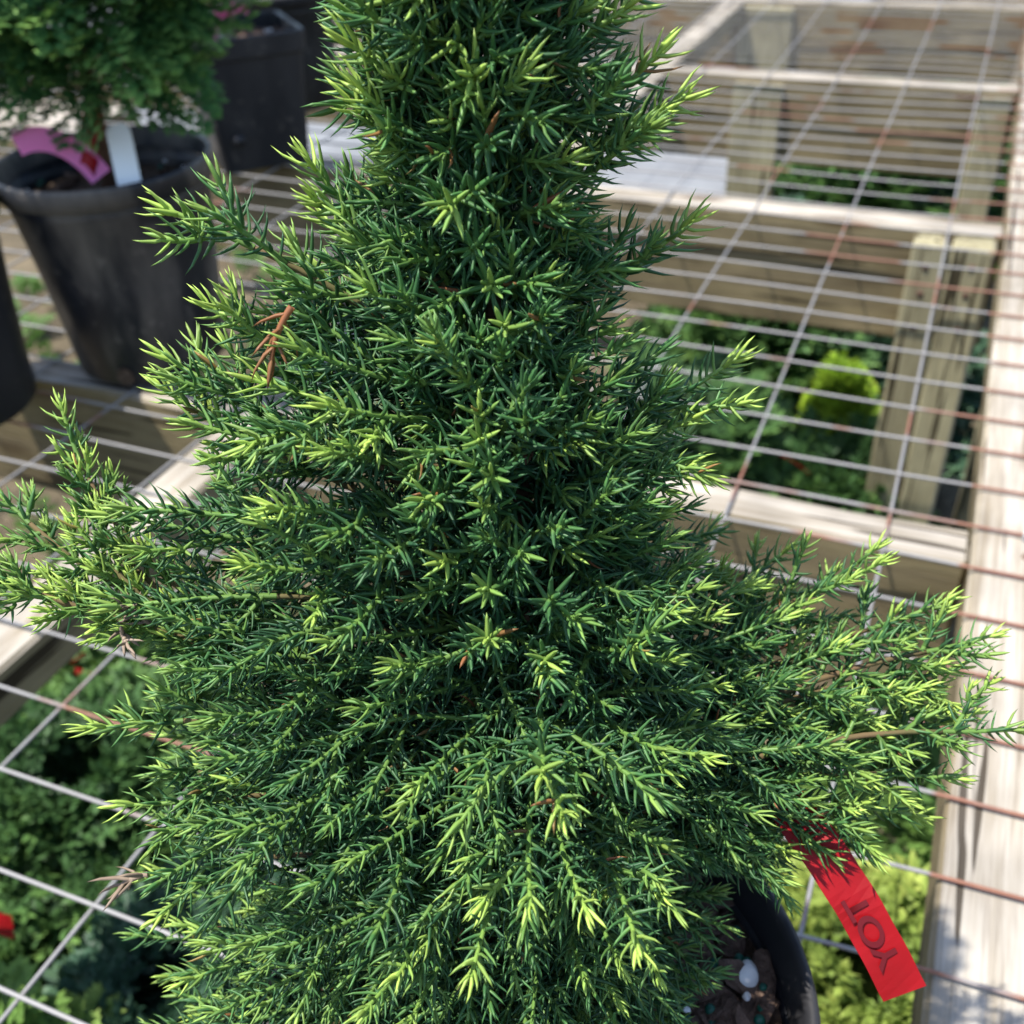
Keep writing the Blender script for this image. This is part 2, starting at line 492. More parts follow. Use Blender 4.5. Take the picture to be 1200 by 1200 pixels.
# ------------------------------------------------------------------ round nursery pots
def round_pot(loc, R1, R0, Hh, soil_z, label, mt, seed, group=None, warp=.006, holes=True):
    root = empty('nursery_pot', loc)
    tag(root, label, 'pot', group)
    t = .0014
    outer = [(R0 - .004, 0), (R0, .004), (R0 + (R1 - .006 - R0) * .5, Hh * .5), (R1 - .0065, Hh - .030), (R1 - .0045, Hh - .027), (R1 - .0040, Hh - .0195)]
    inner = [(R1 - .0035 - 2 * t, Hh - .018), (R1 - .0065 - t, Hh - .030), (R0 - t + (R1 - .006 - R0) * .5, Hh * .5), (R0 - t, .006), (.001, .006)]
    v, f = lathe_data([(.001, .002)] + outer + inner, 72, warp, seed)
    wall = obj('wall', np_mesh('wall', v, f), M[mt], root)
    rim = [(R1 - .0038, Hh - .0195), (R1, Hh - .019), (R1 + .0004, Hh - .003), (R1 - .0004, Hh - .0006), (R1 - .0018, Hh), (R1 - .0034, Hh - .0010), (R1 - .0042, Hh - .004), (R1 - .0062, Hh - .0175)]
    v, f = lathe_data(rim, 72, warp, seed)
    obj('rim', np_mesh('rim', v, f), M[mt], root)
    if holes:
        for a in np.arange(4) * math.pi / 2 + seed:
            ca, sa = math.cos(a), math.sin(a)
            n = 12
            vv = [(0, 0, 0)] + [(.0005 * 0, .0085 * math.cos(q), .0095 * math.sin(q)) for q in np.linspace(0, 2 * math.pi, n, endpoint=False)]
            vv = np.array(vv)
            vv = np.column_stack([vv[:, 0] + vv[:, 2] * (R1 - R0) / Hh * .8, vv[:, 1], vv[:, 2]])
            ro = np.column_stack([(vv[:, 0] + R0 + .0016) * ca - vv[:, 1] * sa, (vv[:, 0] + R0 + .0016) * sa + vv[:, 1] * ca, vv[:, 2] + .012])
            ff = [(0, i + 1, (i + 1) % n + 1) for i in range(n)]
            obj('drain_hole', np_mesh('drain_hole', ro, [np.array(ff)]), M['soil'], root)
    rs = R0 + (R1 - .006 - R0) * soil_z / Hh - .0005
    nr, ns = 16, 48
    rr = np.random.default_rng(int(seed * 10))
    V = [(0, 0, soil_z)]
    for i in range(1, nr + 1):
        for j in range(ns):
            a = 2 * math.pi * j / ns; q = rs * i / nr
            V.append((q * math.cos(a), q * math.sin(a), soil_z + rr.normal(0, .0014) * (i < nr) - .002 * (i / nr) ** 2))
    F3 = [(0, 1 + j, 1 + (j + 1) % ns) for j in range(ns)]
    F4 = []
    for i in range(nr - 1):
        for j in range(ns):
            a = 1 + i * ns + j; b = 1 + i * ns + (j + 1) % ns
            F4.append((a, a + ns, b + ns, b))
    soil = obj('soil', np_mesh('soil', V, [np.array(F3), np.array(F4)]), M['soil'], root)
    return root, soil, rs

def blob_mesh(name, seed, sx, sy, sz, rough=.25, sub=1):
    r = np.random.default_rng(seed)
    g = (1 + 5 ** .5) / 2
    v = np.array([(-1, g, 0), (1, g, 0), (-1, -g, 0), (1, -g, 0), (0, -1, g), (0, 1, g), (0, -1, -g), (0, 1, -g), (g, 0, -1), (g, 0, 1), (-g, 0, -1), (-g, 0, 1)], float)
    f = np.array([(0, 11, 5), (0, 5, 1), (0, 1, 7), (0, 7, 10), (0, 10, 11), (1, 5, 9), (5, 11, 4), (11, 10, 2), (10, 7, 6), (7, 1, 8), (3, 9, 4), (3, 4, 2), (3, 2, 6), (3, 6, 8), (3, 8, 9), (4, 9, 5), (2, 4, 11), (6, 2, 10), (8, 6, 7), (9, 8, 1)])
    for _ in range(sub):
        mid = {}; vl = list(v); nf = []
        def mp(a, b):
            k = (min(a, b), max(a, b))
            if k not in mid:
                mid[k] = len(vl); vl.append((vl[a] + vl[b]) / 2)
            return mid[k]
        for a, b, c in f:
            ab, bc, ca = mp(a, b), mp(b, c), mp(c, a)
            nf += [(a, ab, ca), (b, bc, ab), (c, ca, bc), (ab, bc, ca)]
        v = norm(np.array(vl)); f = np.array(nf)
    v = norm(v)
    d = np.ones(len(v))
    for _ in range(5):
        n = norm(r.normal(size=3)); d += rough * .55 * np.sin(r.uniform(2, 5) * (v @ n) + r.uniform(0, 6))
    v = v * d[:, None] * np.array([sx, sy, sz])
    return np_mesh(name, v, [f], smooth=rough < .2)

main_pot, main_soil, rs = round_pot((PX, PY, -.006), .0815, .066, .171, .152, 'black round nursery pot holding the large spiky cedar in the foreground', 'plastic', 3, warp=.008)
bark_meshes = [blob_mesh('bark_chip', 40 + i, .0085 + .003 * (i % 3), .0045, .0022, .34) for i in range(6)]
perl_meshes = [blob_mesh('perlite_grain', 60 + i, .0042, .0038, .0034, .15, 2) for i in range(3)]
prill_mesh = blob_mesh('fertiliser_bead', 80, .0021, .0021, .0020, .06, 2)
for me in bark_meshes: me.materials.append(M['bark'])
for me in perl_meshes: me.materials.append(M['perlite'])
prill_mesh.materials.append(M['prill'])
def scatter(name, meshes, n, parent, rs, z, seed, smin, smax, half=None):
    r = np.random.default_rng(seed)
    for i in range(n):
        a = r.uniform(-.8, 1.3) if half and i < n * .6 else r.uniform(0, 2 * math.pi)
        q = rs * .95 * math.sqrt(r.uniform(.25 if half else 0, 1))
        o = bpy.data.objects.new(name, meshes[i % len(meshes)])
        o.location = (q * math.cos(a), q * math.sin(a), z + r.uniform(0, .003))
        o.rotation_euler = (r.normal(0, .35), r.normal(0, .35), r.uniform(0, 6.3))
        s = r.uniform(smin, smax); o.scale = (s, s, s)
        link(o, parent)
scatter('bark_chip', bark_meshes, 230, main_soil, rs, .1520, 1, .28, .85, True)
scatter('perlite_grain', perl_meshes, 16, main_soil, rs, .1540, 2, .2, .5, True)
scatter('fertiliser_bead', [prill_mesh], 60, main_soil, rs, .1535, 3, .6, .95, True)
def place(name, me, x, y, z, s, parent):
    o = bpy.data.objects.new(name, me); o.location = (x, y, z); o.scale = (s, s, s); o.rotation_euler = (.3, .2, 1.1)
    return link(o, parent)
place('perlite_grain', perl_meshes[0], .056, .034, .1560, 1.0, main_soil)

# ------------------------------------------------------------------ the spiky cedar
B0 = np.array([-.070, .155, .132]); B1 = np.array([-.1035, .228, .428])
AX = B1 - B0; AXU = AX / np.linalg.norm(AX)
ER = np.array([.9224, .386, 0.0]); EF = np.array([.386, -.9224, 0.0]); UP = np.array([0, 0, 1.0])
prof = np.array([
 (1.16, .010, .010), (1.10, .022, .022), (1.03, .028, .030), (.958, .030, .032), (.924, .031, .034), (.888, .026, .029), (.851, .013, .013), (.820, .019, .011),
 (.787, .041, .020), (.747, .055, .027), (.706, .064, .031), (.663, .074, .035), (.618, .078, .034), (.572, .086, .034),
 (.524, .098, .042), (.474, .108, .060), (.423, .100, .078), (.369, .104, .095), (.313, .100, .097), (.255, .116, .092),
 (.195, .126, .076), (.132, .126, .058), (.066, .120, .050)])[::-1]
def s_remap(s):
    return s
def extent(s, c, sn):
    L = np.interp(s, prof[:, 0], prof[:, 1]); Rr = np.interp(s, prof[:, 0], prof[:, 2])
    ex = Rr if c > 0 else L
    ef = .5 * (L + Rr) * (.92 if sn > 0 else .95)
    return 1.0 / math.sqrt((c / ex) ** 2 + (sn / ef) ** 2)
def axis(s):
    # trunk with a gentle bend
    return B0 + s * AX + ER * .004 * math.sin(5 * s)

def bez(a, b, c, d, n):
    t = np.linspace(0, 1, n)[:, None]
    return (1 - t) ** 3 * a + 3 * (1 - t) ** 2 * t * b + 3 * (1 - t) * t * t * c + t ** 3 * d

UR = np.array([0, .30, .72])
WP = np.array([.78, 1.0, .66])
TPL_Q = []
for k in range(2):
    for j in range(4):
        TPL_Q.append((k * 4 + j, k * 4 + (j + 1) % 4, (k + 1) * 4 + (j + 1) % 4, (k + 1) * 4 + j))
TPL_Q = np.array(TPL_Q)
TPL_T = np.array([(8 + j, 8 + (j + 1) % 4, 12) for j in range(4)])

def needles(base, d, bend, L, W, curv, age, rnd, dead):
    n = len(base)
    side = norm(np.cross(d, bend)); upv = norm(np.cross(side, d))
    V = np.zeros((n, 13, 3)); A = np.zeros((n, 13, 4))
    for k in range(3):
        u = UR[k]
        c = base + d * (L * u)[:, None] + upv * (L * curv * u * u)[:, None]
        hw = (W * WP[k] * .5)[:, None]
        V[:, k * 4 + 0] = c + side * hw; V[:, k * 4 + 1] = c + upv * hw * .62
        V[:, k * 4 + 2] = c - side * hw; V[:, k * 4 + 3] = c - upv * hw * .75
        A[:, k * 4:k * 4 + 4, 1] = u
    A[:, :, 2] = 0
    V[:, 12] = base + d * L[:, None] + upv * (L * curv)[:, None]; A[:, 12, 1] = 1
    A[:, :, 0] = age[:, None]; A[:, :, 2] = rnd[:, None] * .8; A[:, [1, 5, 9], 2] += .30; A[:, :, 3] = dead[:, None]
    off = (np.arange(n) * 13)[:, None, None]
    return V.reshape(-1, 3), (TPL_Q[None] + off).reshape(-1, 4), (TPL_T[None] + off).reshape(-1, 3), A.reshape(-1, 4)

def shoot(p0, d0, d1, length, young=1.0, nl=.0085, vig=1.0, dead_frac=.006, alldead=False):
    """one leafy shoot: stem from p0 leaving along d0 and ending along d1, needles in a spiral"""
    d0 = d0 / np.linalg.norm(d0); d1 = d1 / np.linalg.norm(d1)
    p3 = p0 + (d0 + d1) * .5 * length
    pts = bez(p0, p0 + d0 * length * .33, p3 - d1 * length * .33, p3, 9)
    gap = .00092 / vig
    n = max(8, int(length / gap))
    t = (np.arange(n) + rng.uniform(0, 1)) / n
    t = t ** .80
    tt = np.clip(t * 8, 0, 7.999); i = tt.astype(int); fr = (tt - i)[:, None]
    base = pts[i] * (1 - fr) + pts[i + 1] * fr
    tan = norm(pts[i + 1] - pts[i])
    ref = norm(np.cross(tan[0], [0.31, .52, .79])); 
    a = norm(np.cross(tan, ref)); b = np.cross(tan, a)
    ph = np.arange(n) * 2.39996 + rng.uniform(0, 6.28) + rng.normal(0, .12, n)
    radial = np.cos(ph)[:, None] * a + np.sin(ph)[:, None] * b
    dist_tip = (1 - t) * length
    ang = np.radians(70 - 44 * np.exp(-dist_tip / .0040) + rng.normal(0, 8, n))
    d = norm(np.cos(ang)[:, None] * tan + np.sin(ang)[:, None] * radial)
    L = nl * (1.0 - .36 * np.exp(-dist_tip / .0020)) * rng.uniform(.75, 1.15, n) * (.75 + .25 * np.minimum(1, t * 5))
    W = .00132 * rng.uniform(.85, 1.15, n) * (nl / .0085) ** .5
    W = W * (1 - .15 * np.exp(-dist_tip / .002))
    curv = rng.uniform(.16, .48, n)
    age = np.clip(young * (np.exp(-(dist_tip / .0085) ** 1.5) * 1.0) + rng.uniform(.0, .15, n) + .07 * young, 0, 1)
    dead = (rng.uniform(0, 1, n) < dead_frac).astype(float) * rng.uniform(.6, 1, n)
    if alldead: dead[:] = rng.uniform(.85, 1, n)
    V, Q, T, A = needles(base, d, tan, L, W, curv, age, rng.uniform(0, 1, n), dead)
    sv, sf = tube_data(pts, np.linspace(.00085, .0005, 9) * (nl / .0085) ** .5, 5, False)
    sA = np.zeros((len(sv), 4)); sA[:, 0] = np.repeat(np.clip(young * np.linspace(.15, .85, 9), 0, 1), 5); sA[:, 1] = 0.03; sA[:, 2] = .5
    if alldead: sA[:, 3] = 1
    return dict(V=np.concatenate([V, sv]), Q=np.concatenate([Q, sf[0] + len(V)]), T=T, A=np.concatenate([A, sA]), mid=pts[5], tip=pts[-1], base=p0, n=n)

cedar = empty('cedar_tree', tuple(B0))
tag(cedar, 'large spiky dwarf cedar with bright green tips filling the foreground', 'conifer')
S_all = []          # (shoot dict, branch index)
branches = []       # (points, radius)

def lateral(tan, flip):
    l = np.cross(tan, UP)
    if np.linalg.norm(l) < .2: l = np.cross(tan, ER)
    l = l / np.linalg.norm(l)
    return l * flip

def bare(p):
    # the low front right of the bush is open above the pot
    return p[2] < .27 and p[0] > -.024 and p[1] + .69 * (p[2] - .135) < .228 + max(0.0, p[0] + .005) * .9

def grow(tip, s_att, lift, droop, upw, nl=.0085, spacing=.0088, start=.30, side_len=.030, young=1.0, dead=.006, way=None):
    a = axis(s_att)
    v = tip - a; Lb = np.linalg.norm(v)
    out = v / Lb
    c1 = a + v * .35 + UP * lift * Lb
    c2 = a + v * .75 + UP * (lift * .8) * Lb
    if way is not None:
        w_ = np.array(way, float); c1 = a + (w_ - a) * .75; c2 = w_ + (w_ - a) * .05 + (tip - w_) * .3
    pts = bez(a, c1, c2, tip, 14)
    bi = len(branches)
    seg = np.linalg.norm(np.diff(pts, axis=0), axis=1); cum = np.concatenate([[0], np.cumsum(seg)]); tot = cum[-1]
    def at(q):
        x = np.interp(q, cum, np.arange(14)); i = min(12, int(x)); f = x - i
        return pts[i] * (1 - f) + pts[i + 1] * f, norm(pts[i + 1] - pts[i])
    # leading shoot
    ll = min(side_len * 1.25, tot * .6) * rng.uniform(.85, 1.1)
    p, t = at(max(0, tot - ll * .8))
    nb = np.array([at(x)[0] for x in np.linspace(0, max(.004, tot - ll * .72), 12)])
    branches.append((nb, Lb))
    S_all.append((shoot(p, t, t + UP * upw * .5 + rng.normal(0, .12, 3), ll, young, nl, 1.0, dead), bi, 1))
    q = tot * start + rng.uniform(0, spacing); flip = 1
    while q < tot - ll * .35:
        p, t = at(q)
        k = q / tot
        lat = lateral(t, flip); flip = -flip
        roll = rng.normal(.25, .55)
        lat = lat * math.cos(roll) + UP * math.sin(roll) * .9
        dd = t * rng.uniform(.45, .85) + lat * rng.uniform(.7, 1.0)
        de = dd * .8 + out * .5 + UP * (upw * rng.uniform(.4, 1.2)) - UP * droop * rng.uniform(.3, 1.1) + rng.normal(0, .15, 3)
        ln = side_len * rng.uniform(.5, 1.3) * (1.1 - .35 * k)
        if bare(p + (dd / np.linalg.norm(dd)) * ln * .7):
            q += spacing; continue
        yg = young * (.2 + .8 * min(1, max(0, (k - .25) * 1.8))) * rng.uniform(.5, 1.1)
        ddf = dead * .6 + (.02 if k < .4 else 0)
        S_all.append((shoot(p, dd, de, ln, yg, nl * rng.uniform(.85, 1.1), rng.uniform(.85, 1.15), ddf), bi, 0))
        # a little bright side bud
        if k > .40 and rng.uniform() < .7:
            b0 = p + dd / np.linalg.norm(dd) * ln * rng.uniform(.3, .7)
            S_all.append((shoot(b0, dd * .5 + rng.normal(0, .5, 3) + UP * .3, de + UP * .2, .0065, yg, nl * .62, 1.2, 0), bi, 0))
        q += spacing * rng.uniform(.75, 1.3)

GA = math.pi * (3 - 5 ** .5)
# regular whorled branching, spread evenly over the crown's surface
ss = np.linspace(.05, 1.15, 400)
wgt = np.array([np.interp(s, prof[:, 0], prof[:, 1]) + np.interp(s, prof[:, 0], prof[:, 2]) for s in ss]) + .035
cdf = np.cumsum(wgt); cdf /= cdf[-1]
NB = 470
def lump(s, ph):
    return .5 * math.sin(3 * ph + 9 * s) + .35 * math.sin(5 * ph - 14 * s + 1) + .42 * math.sin(2 * ph + 24 * s)
for k in range(NB):
    s = float(np.interp((k + .5) / NB, cdf, ss))
    ph = k * GA + rng.normal(0, .12)
    c, sn = math.cos(ph), math.sin(ph)
    if sn < -.25 and rng.uniform() < .62: continue      # sparser at the back, away from the camera
    lm = lump(s, ph)
    if lm < -.35 and rng.uniform() < (.25 if c < 0 else .5): continue
    low_left = s < .80 and c < .1
    r = (extent(s, c, sn) - .004) * rng.uniform(.78 if low_left else .64, 1.0) * (1 + (.06 if s < .34 and c < .1 else .18) * lm)
    low = max(0, min(1, (.62 - s) / .35))
    tip = axis(s) + (ER * c + EF * sn) * r + UP * (.006 - .012 * low)
    if bare(tip): continue
    sa = max(.02, s - (.25 - .05 * low) * r / .30 - .02)
    big = r
    grow(tip, sa, .10 + .14 * low, .34 + 1.05 * low, .30 * (1 - low) + .04, nl=.0061 + .0032 * min(1, max(0, (s - .25) / .55)) + .0009 * rng.uniform(-1, 1),
         side_len=.020 + .18 * r, spacing=.0088, start=.20, young=rng.uniform(.65, 1.0) * (.85 + .28 * math.sin(tip[0] * 45 + 1) * math.cos(tip[2] * 38)))

# short shoots sitting close round the trunk
for k in range(420):
    s = .12 + .98 * ((k + .5) / 420) ** .72
    ph = k * GA * 1.7 + rng.normal(0, .2)
    o_ = ER * math.cos(ph) + EF * math.sin(ph)
    p = axis(s) + o_ * .004
    if bare(p + o_ * .02): continue
    bi = min(range(len(branches)), key=lambda q: abs(branches[q][0][0][2] - p[2]))
    S_all.append((shoot(p, o_ + UP * rng.uniform(-.1, .5), o_ + UP * rng.uniform(-.2, .5), rng.uniform(.014, .028), rng.uniform(.2, .8), .0070 + .0026 * min(1, max(0, (s - .25) / .55)), .9, .012), bi, 0))

# individual longer branches that break the outline
strays = [
 ((-.166, .180, .380), .66, .10, .0, .25), ((-.140, .196, .386), .70, .10, .0, .6),
 ((-.055, .238, .367), .70, .02, .0, .3), ((-.060, .230, .404), .84, .05, .0, .4), ((-.064, .222, .390), .80, .02, .15, .1),
 ((-.174, .173, .343), .52, .10, .0, .2), ((-.163, .180, .354), .56, .12, .0, .5), ((-.172, .168, .336), .50, .06, .0, .1),
 ((-.040, .233, .333), .58, .10, .1, .1), ((-.046, .217, .315), .54, .12, .6, .0), ((-.048, .222, .325), .56, .1, .4, .0),
 ((-.050, .210, .302), .48, .12, .5, .0),
 ((.046, .222, .244), .22, .22, .1, .05), ((.036, .245, .255), .26, .16, .1, .3), ((.022, .252, .257), .28, .14, .1, .5),
 ((.002, .253, .268), .30, .14, .1, .5), ((-.024, .254, .266), .30, .12, .1, .4), ((-.050, .263, .260), .30, .12, .1, .4),
 ((.030, .225, .238), .20, .20, .3, .0), ((.018, .232, .250), .24, .18, .2, .2), ((.010, .215, .236), .20, .22, .5, .0),
 ((.016, .224, .236), .20, .20, .3, .0), ((-.003, .225, .256), .26, .16, .2, .3), ((.028, .236, .248), .24, .18, .2, .2),
 ((.004, .216, .236), .20, .20, .4, .0), ((.036, .232, .236), .20, .18, .3, .0),
 ((-.168, .113, .274), .30, .20, .3, .0), ((-.165, .112, .246), .22, .22, .6, .0), ((-.160, .108, .228), .16, .22, .8, .0),
 ((.012, .206, .214), .20, .20, .4, .0), ((.026, .206, .222), .20, .20, .4, .0), ((.000, .196, .212), .18, .22, .5, .0), ((.034, .214, .230), .22, .2, .3, .0),
 ((-.125, .196, .402), .80, .08, .0, .3), ((-.058, .236, .396), .82, .05, .0, .2), ((-.122, .193, .414), .86, .08, .0, .4), ((-.120, .190, .404), .84, .06, .1, .2), ((-.066, .226, .414), .90, .06, .0, .5),
]
for tp, sa, lf, dr, uw in strays:
    tp = np.array(tp); o_ = tp - axis(sa); tp = tp - o_ / np.linalg.norm(o_) * .006
    grow(tp, sa, lf, dr, uw, nl=.0069 + .0022 * min(1, max(0, (sa - .3) / .4)), side_len=.020, spacing=.0072, start=.38, young=1.0)

left_way = (-.165, .140, .283)
for tp, sa, dr, uw, wy in [((-.201, .167, .326), .34, 0, 1.2, (-.172, .140, .282)), ((-.214, .150, .311), .34, 0, .3, (-.172, .138, .285)),
   ((-.200, .130, .301), .36, .1, .1, left_way), ((-.206, .128, .303), .36, .1, .0, left_way), ((-.194, .160, .313), .34, 0, .8, (-.172, .140, .280)),
   ((-.186, .150, .306), .34, .0, .6, (-.172, .140, .280)), ((-.190, .140, .290), .34, .1, .3, left_way)]:
    grow(np.array(tp), sa, .1, dr, uw, nl=.0066, side_len=.0125, spacing=.0042, start=.50, young=1.0, way=wy)

# trunk
tp = np.array([axis(s) for s in np.linspace(-.02, 1.08, 24)])
v, f = tube_data(tp - B0, np.linspace(.0070, .0010, 24), 10)
obj('trunk', np_mesh('trunk', v, f), M['stem'], cedar)

# which shoots show largest: nearest to the eye in each small patch of the view
Rm = np.array([RIGHT, DOWN, FWD]); campos = np.array(CAM)
sc = []
for k, (sh, bi, lead) in enumerate(S_all):
    c = Rm @ (sh['mid'] - campos)
    px = 600 + 1220.5 * c[0] / c[2]; py = 600 + 1220.5 * c[1] / c[2]
    inside = -10 < px < 1210 and -10 < py < 1210
    sc.append((int(px // 52), int(py // 52), c[2] - (.004 if sh['n'] > 20 else -.02), inside))
cells = {}
for k, (i, j, d, ins) in enumerate(sc):
    if ins: cells.setdefault((i, j), []).append((d, k))
chosen = set()
for rnk in range(3):
    for key in sorted(cells):
        l = sorted(cells[key])
        if rnk < len(l) and len(chosen) < 298 and S_all[l[rnk][1]][0]['n'] > 14: chosen.add(l[rnk][1])

bobjs = []
for k, (pts, Lb) in enumerate(branches):
    o0 = pts[0]
    r0 = .0008 + .006 * Lb
    v, f = tube_data(pts - o0, np.linspace(r0, .0006, 12), 6)
    b = obj('branch', np_mesh('branch', v, f), M['twig'], cedar, tuple(o0 - B0))
    bobjs.append((b, o0))
V = []; Q = []; T = []; A = []; off = 0
for k, (sh, bi, lead) in enumerate(S_all):
    if k in chosen:
        b, o0 = bobjs[bi]
        obj('shoot', np_mesh('shoot', sh['V'] - o0, [sh['Q'], sh['T']], sh['A']), M['needle'], b)
    else:
        V.append(sh['V'] - B0); Q.append(sh['Q'] + off); T.append(sh['T'] + off); A.append(sh['A']); off += len(sh['V'])
fo = obj('foliage', np_mesh('foliage', np.concatenate(V), [np.concatenate(Q), np.concatenate(T)], np.concatenate(A)), M['needle'], cedar)
fo['kind'] = 'stuff'
print('shoots', len(S_all), 'branches', len(branches), 'parts', len(chosen), 'needle verts', off)

# dead russet sprig and a few dry scraps caught in the crown
M['dry'] = simple('dry_twig', (.17, .125, .09), .85, .2, (.26, .20, .15), 120)
def dead_sprig(p0, d0, d1, ln, nl, label, mt='needle'):
    sh = shoot(np.zeros(3), np.array(d0, float), np.array(d1, float), ln, .2, nl, .45, 0, True)
    o = obj('dead_sprig', np_mesh('dead_sprig', sh['V'], [sh['Q'], sh['T']], sh['A']), M[mt], None, p0)
    return tag(o, label, 'twig')
dead_sprig((-0.126, 0.169, 0.366), (-.4, -.5, -.6), (-.1, -.35, -1), .013, .0085, 'dry russet brown sprig hanging on the upper left of the cedar')
dead_sprig((-.158, .1085, .2300), (-.8, -.5, .0), (-.6, -.4, -.6), .009, .010, 'curled tan dead sprig at the lower left edge of the cedar', 'dry')

for k, (pp, dd) in enumerate([((-.168, .140, .2905), (.2, -.4, .7)), ((-.163, .139, .2890), (-.3, -.3, .8)), ((-.170, .136, .2880), (.5, -.5, .3))]):
    dead_sprig(pp, dd, (dd[0] + .3, dd[1], dd[2] - .3), .012, .006, ['grey brown dry twig at the root of the left arm, nearest the trunk', 'grey brown dry twig pointing up at the root of the left arm', 'grey brown dry twig lying across the root of the left arm'][k], 'dry')

# red marking ribbon --------------------------------------------------
def ribbon_mesh(name, pts, wv, width, thick=.0003):
    pts = np.asarray(pts, float); wv = np.asarray(wv, float)
    if wv.ndim == 1: wv = np.tile(wv, (len(pts), 1))
    tan = norm(np.gradient(pts, axis=0)); wv = norm(wv - (wv * tan).sum(1)[:, None] * tan); nn = np.cross(tan, wv)
    prf = [(-.5, -.5), (0, -.5), (.5, -.5), (.5, .5), (0, .5), (-.5, .5)]
    V = np.stack([pts + wv * width * a + nn * thick * b for a, b in prf], 1).reshape(-1, 3)
    n = len(pts); k = len(prf)
    i = np.arange(n - 1)[:, None] * k; j = np.arange(k)[None]; j2 = (j + 1) % k
    q = np.stack([i + j, i + j2, i + k + j2, i + k + j], -1).reshape(-1, 4)
    return np_mesh(name, V, [q, np.arange(k)[::-1][None], (np.arange(k) + (n - 1) * k)[None]], smooth=False)

lf = obj('dead_leaf', ribbon_mesh('dead_leaf', [(0, 0, 0), (.0015, .0012, .0022), (.004, .003, .004), (.0065, .0055, .0048), (.0085, .008, .0085)], (.6, -.2, -.6), .0042, .0006), M['deadleaf'], None, (-.0905, .1830, .3180))
tag(lf, 'curled brown dead leaf caught in the middle of the cedar', 'leaf')

ra = np.array([-.024, .2035, .227]); rbp = np.array([.029, .1735, .186])
rt = empty('ribbon_tag', tuple(rbp))
tag(rt, 'red plastic ribbon tag printed with dark letters sticking out over the pot rim', 'tag')
tq = np.linspace(0, 1, 30)[:, None]
rp = ra + (rbp - ra) * tq + np.array([.002, -.002, .006]) * np.sin(tq * math.pi)
wdir = np.array([.0115, .006, .003])
wtw = wdir + np.array([0, -.001, .006]) * (tq - .55) + np.array([0, 0, .0016]) * np.sin(tq * 19)
obj('strip', ribbon_mesh('strip', rp - rbp + np.array([0, 0, .00022]) * np.sin(tq * 31), wtw, .0122), M['red'], rt)
# the printed letters lie 0.2 mm over the strip
tanr = norm((rp[-1] - rp[12])[None])[0]; wr = norm((wdir - (wdir @ tanr) * tanr)[None])[0]; nr = np.cross(tanr, wr)
if nr @ (campos - rbp) < 0: nr = -nr
def text_mesh(s, size):
    cu = bpy.data.curves.new('letters', 'FONT'); cu.body = s; cu.size = size; cu.align_x = 'CENTER'; cu.align_y = 'CENTER'; cu.offset = .0002
    to = bpy.data.objects.new('letters', cu); COL.objects.link(to)
    dg = bpy.context.evaluated_depsgraph_get(); me = bpy.data.meshes.new_from_object(to.evaluated_get(dg))
    bpy.data.objects.remove(to)
    return me
def put_text(s, size, along, across, stretch=1.0):
    me = text_mesh(s, size)
    n = len(me.vertices); co = np.zeros(n * 3); me.vertices.foreach_get('co', co); co = co.reshape(-1, 3)
    x = along + co[:, 0] * stretch; y = across + co[:, 1]
    # follow the strip
    Ltot = np.linalg.norm(rbp - ra); t = np.clip(1 - x / Ltot, 0, 1)
    tt = t[:, None]
    P = ra + (rbp - ra) * tt + np.array([.002, -.002, .006]) * np.sin(tt * math.pi) - rbp
    P = P + wr * (-y)[:, None] * SGN + nr * .00085
    me.vertices.foreach_set('co', P.astype(np.float32).ravel()); me.update(); me.materials.clear()
    obj('letters', me, M['redprint'], rt)
SGN = 1
put_text('Y', .0085, .0110, -.0005, 1.2); put_text('O', .0085, .0180, 0, 1.3); put_text('T', .0085, .0250, 0, 1.2)

# white label low in the cedar
wl = obj('plant_label', ribbon_mesh('plant_label', [(-.0, 0, 0), (0, 0, .02), (.0005, -.002, .045)], (1, .3, 0), .013, .0008), M['label'], None, (-.083, .078, .146))
tag(wl, 'white plastic plant label half hidden under the cedar', 'label')

# ------------------------------------------------------------------ leafy sprays for the other plants
def frond(seed, size, flat=True, pairs=7, sub=4, leaf=.22, droop=.15):
    """a flattened spray of small pointed leaves; returns verts (n,3) tris attr"""
    r = np.random.default_rng(seed)
    V = []; A = []
    def leafl(p, d, l, w, age):
        d = d / np.linalg.norm(d)
        s = np.cross(d, [0, 0, 1]); ns = np.linalg.norm(s); s = s / ns if ns > .1 else np.array([1.0, 0, 0])
        n = np.cross(s, d)
        q = [p, p + d * l * .5 + s * w - n * w * .35, p + d * l + n * w * .2, p + d * l * .5 - s * w - n * w * .35]
        V.append(q); A.append((age, .5, r.uniform(), 0))
    for i in range(pairs):
        t = (i + .5) / pairs
        c = np.array([0, size * t, -droop * size * t * t])
        for sd in (-1, 1):
            ln = size * (.55 * (1 - t) + .14) * r.uniform(.8, 1.15)
            d = np.array([sd * .8, .62, r.normal(0, .12 if flat else .7)])
            d /= np.linalg.norm(d)
            for j in range(sub):
                u = (j + .6) / sub
                p = c + d * ln * u + np.array([0, 0, -.12 * ln * u * u])
                for s2 in (-1, 0, 1):
                    e = d + s2 * np.array([-d[1], d[0], 0]) * .8 * sd + np.array([0, 0, r.normal(0, .15 if flat else .5)])
                    leafl(p, e, size * leaf * r.uniform(.7, 1.1), size * leaf * .20, np.clip(u * .55 + t * .45 + r.normal(0, .08), 0, 1))
    V = np.array(V); A = np.array(A)
    n = len(V)
    tri = np.array([(0, 1, 2), (0, 2, 3)])
    T = (tri[None] + (np.arange(n) * 4)[:, None, None]).reshape(-1, 3)
    return V.reshape(-1, 3), T, np.repeat(A, 4, 0)

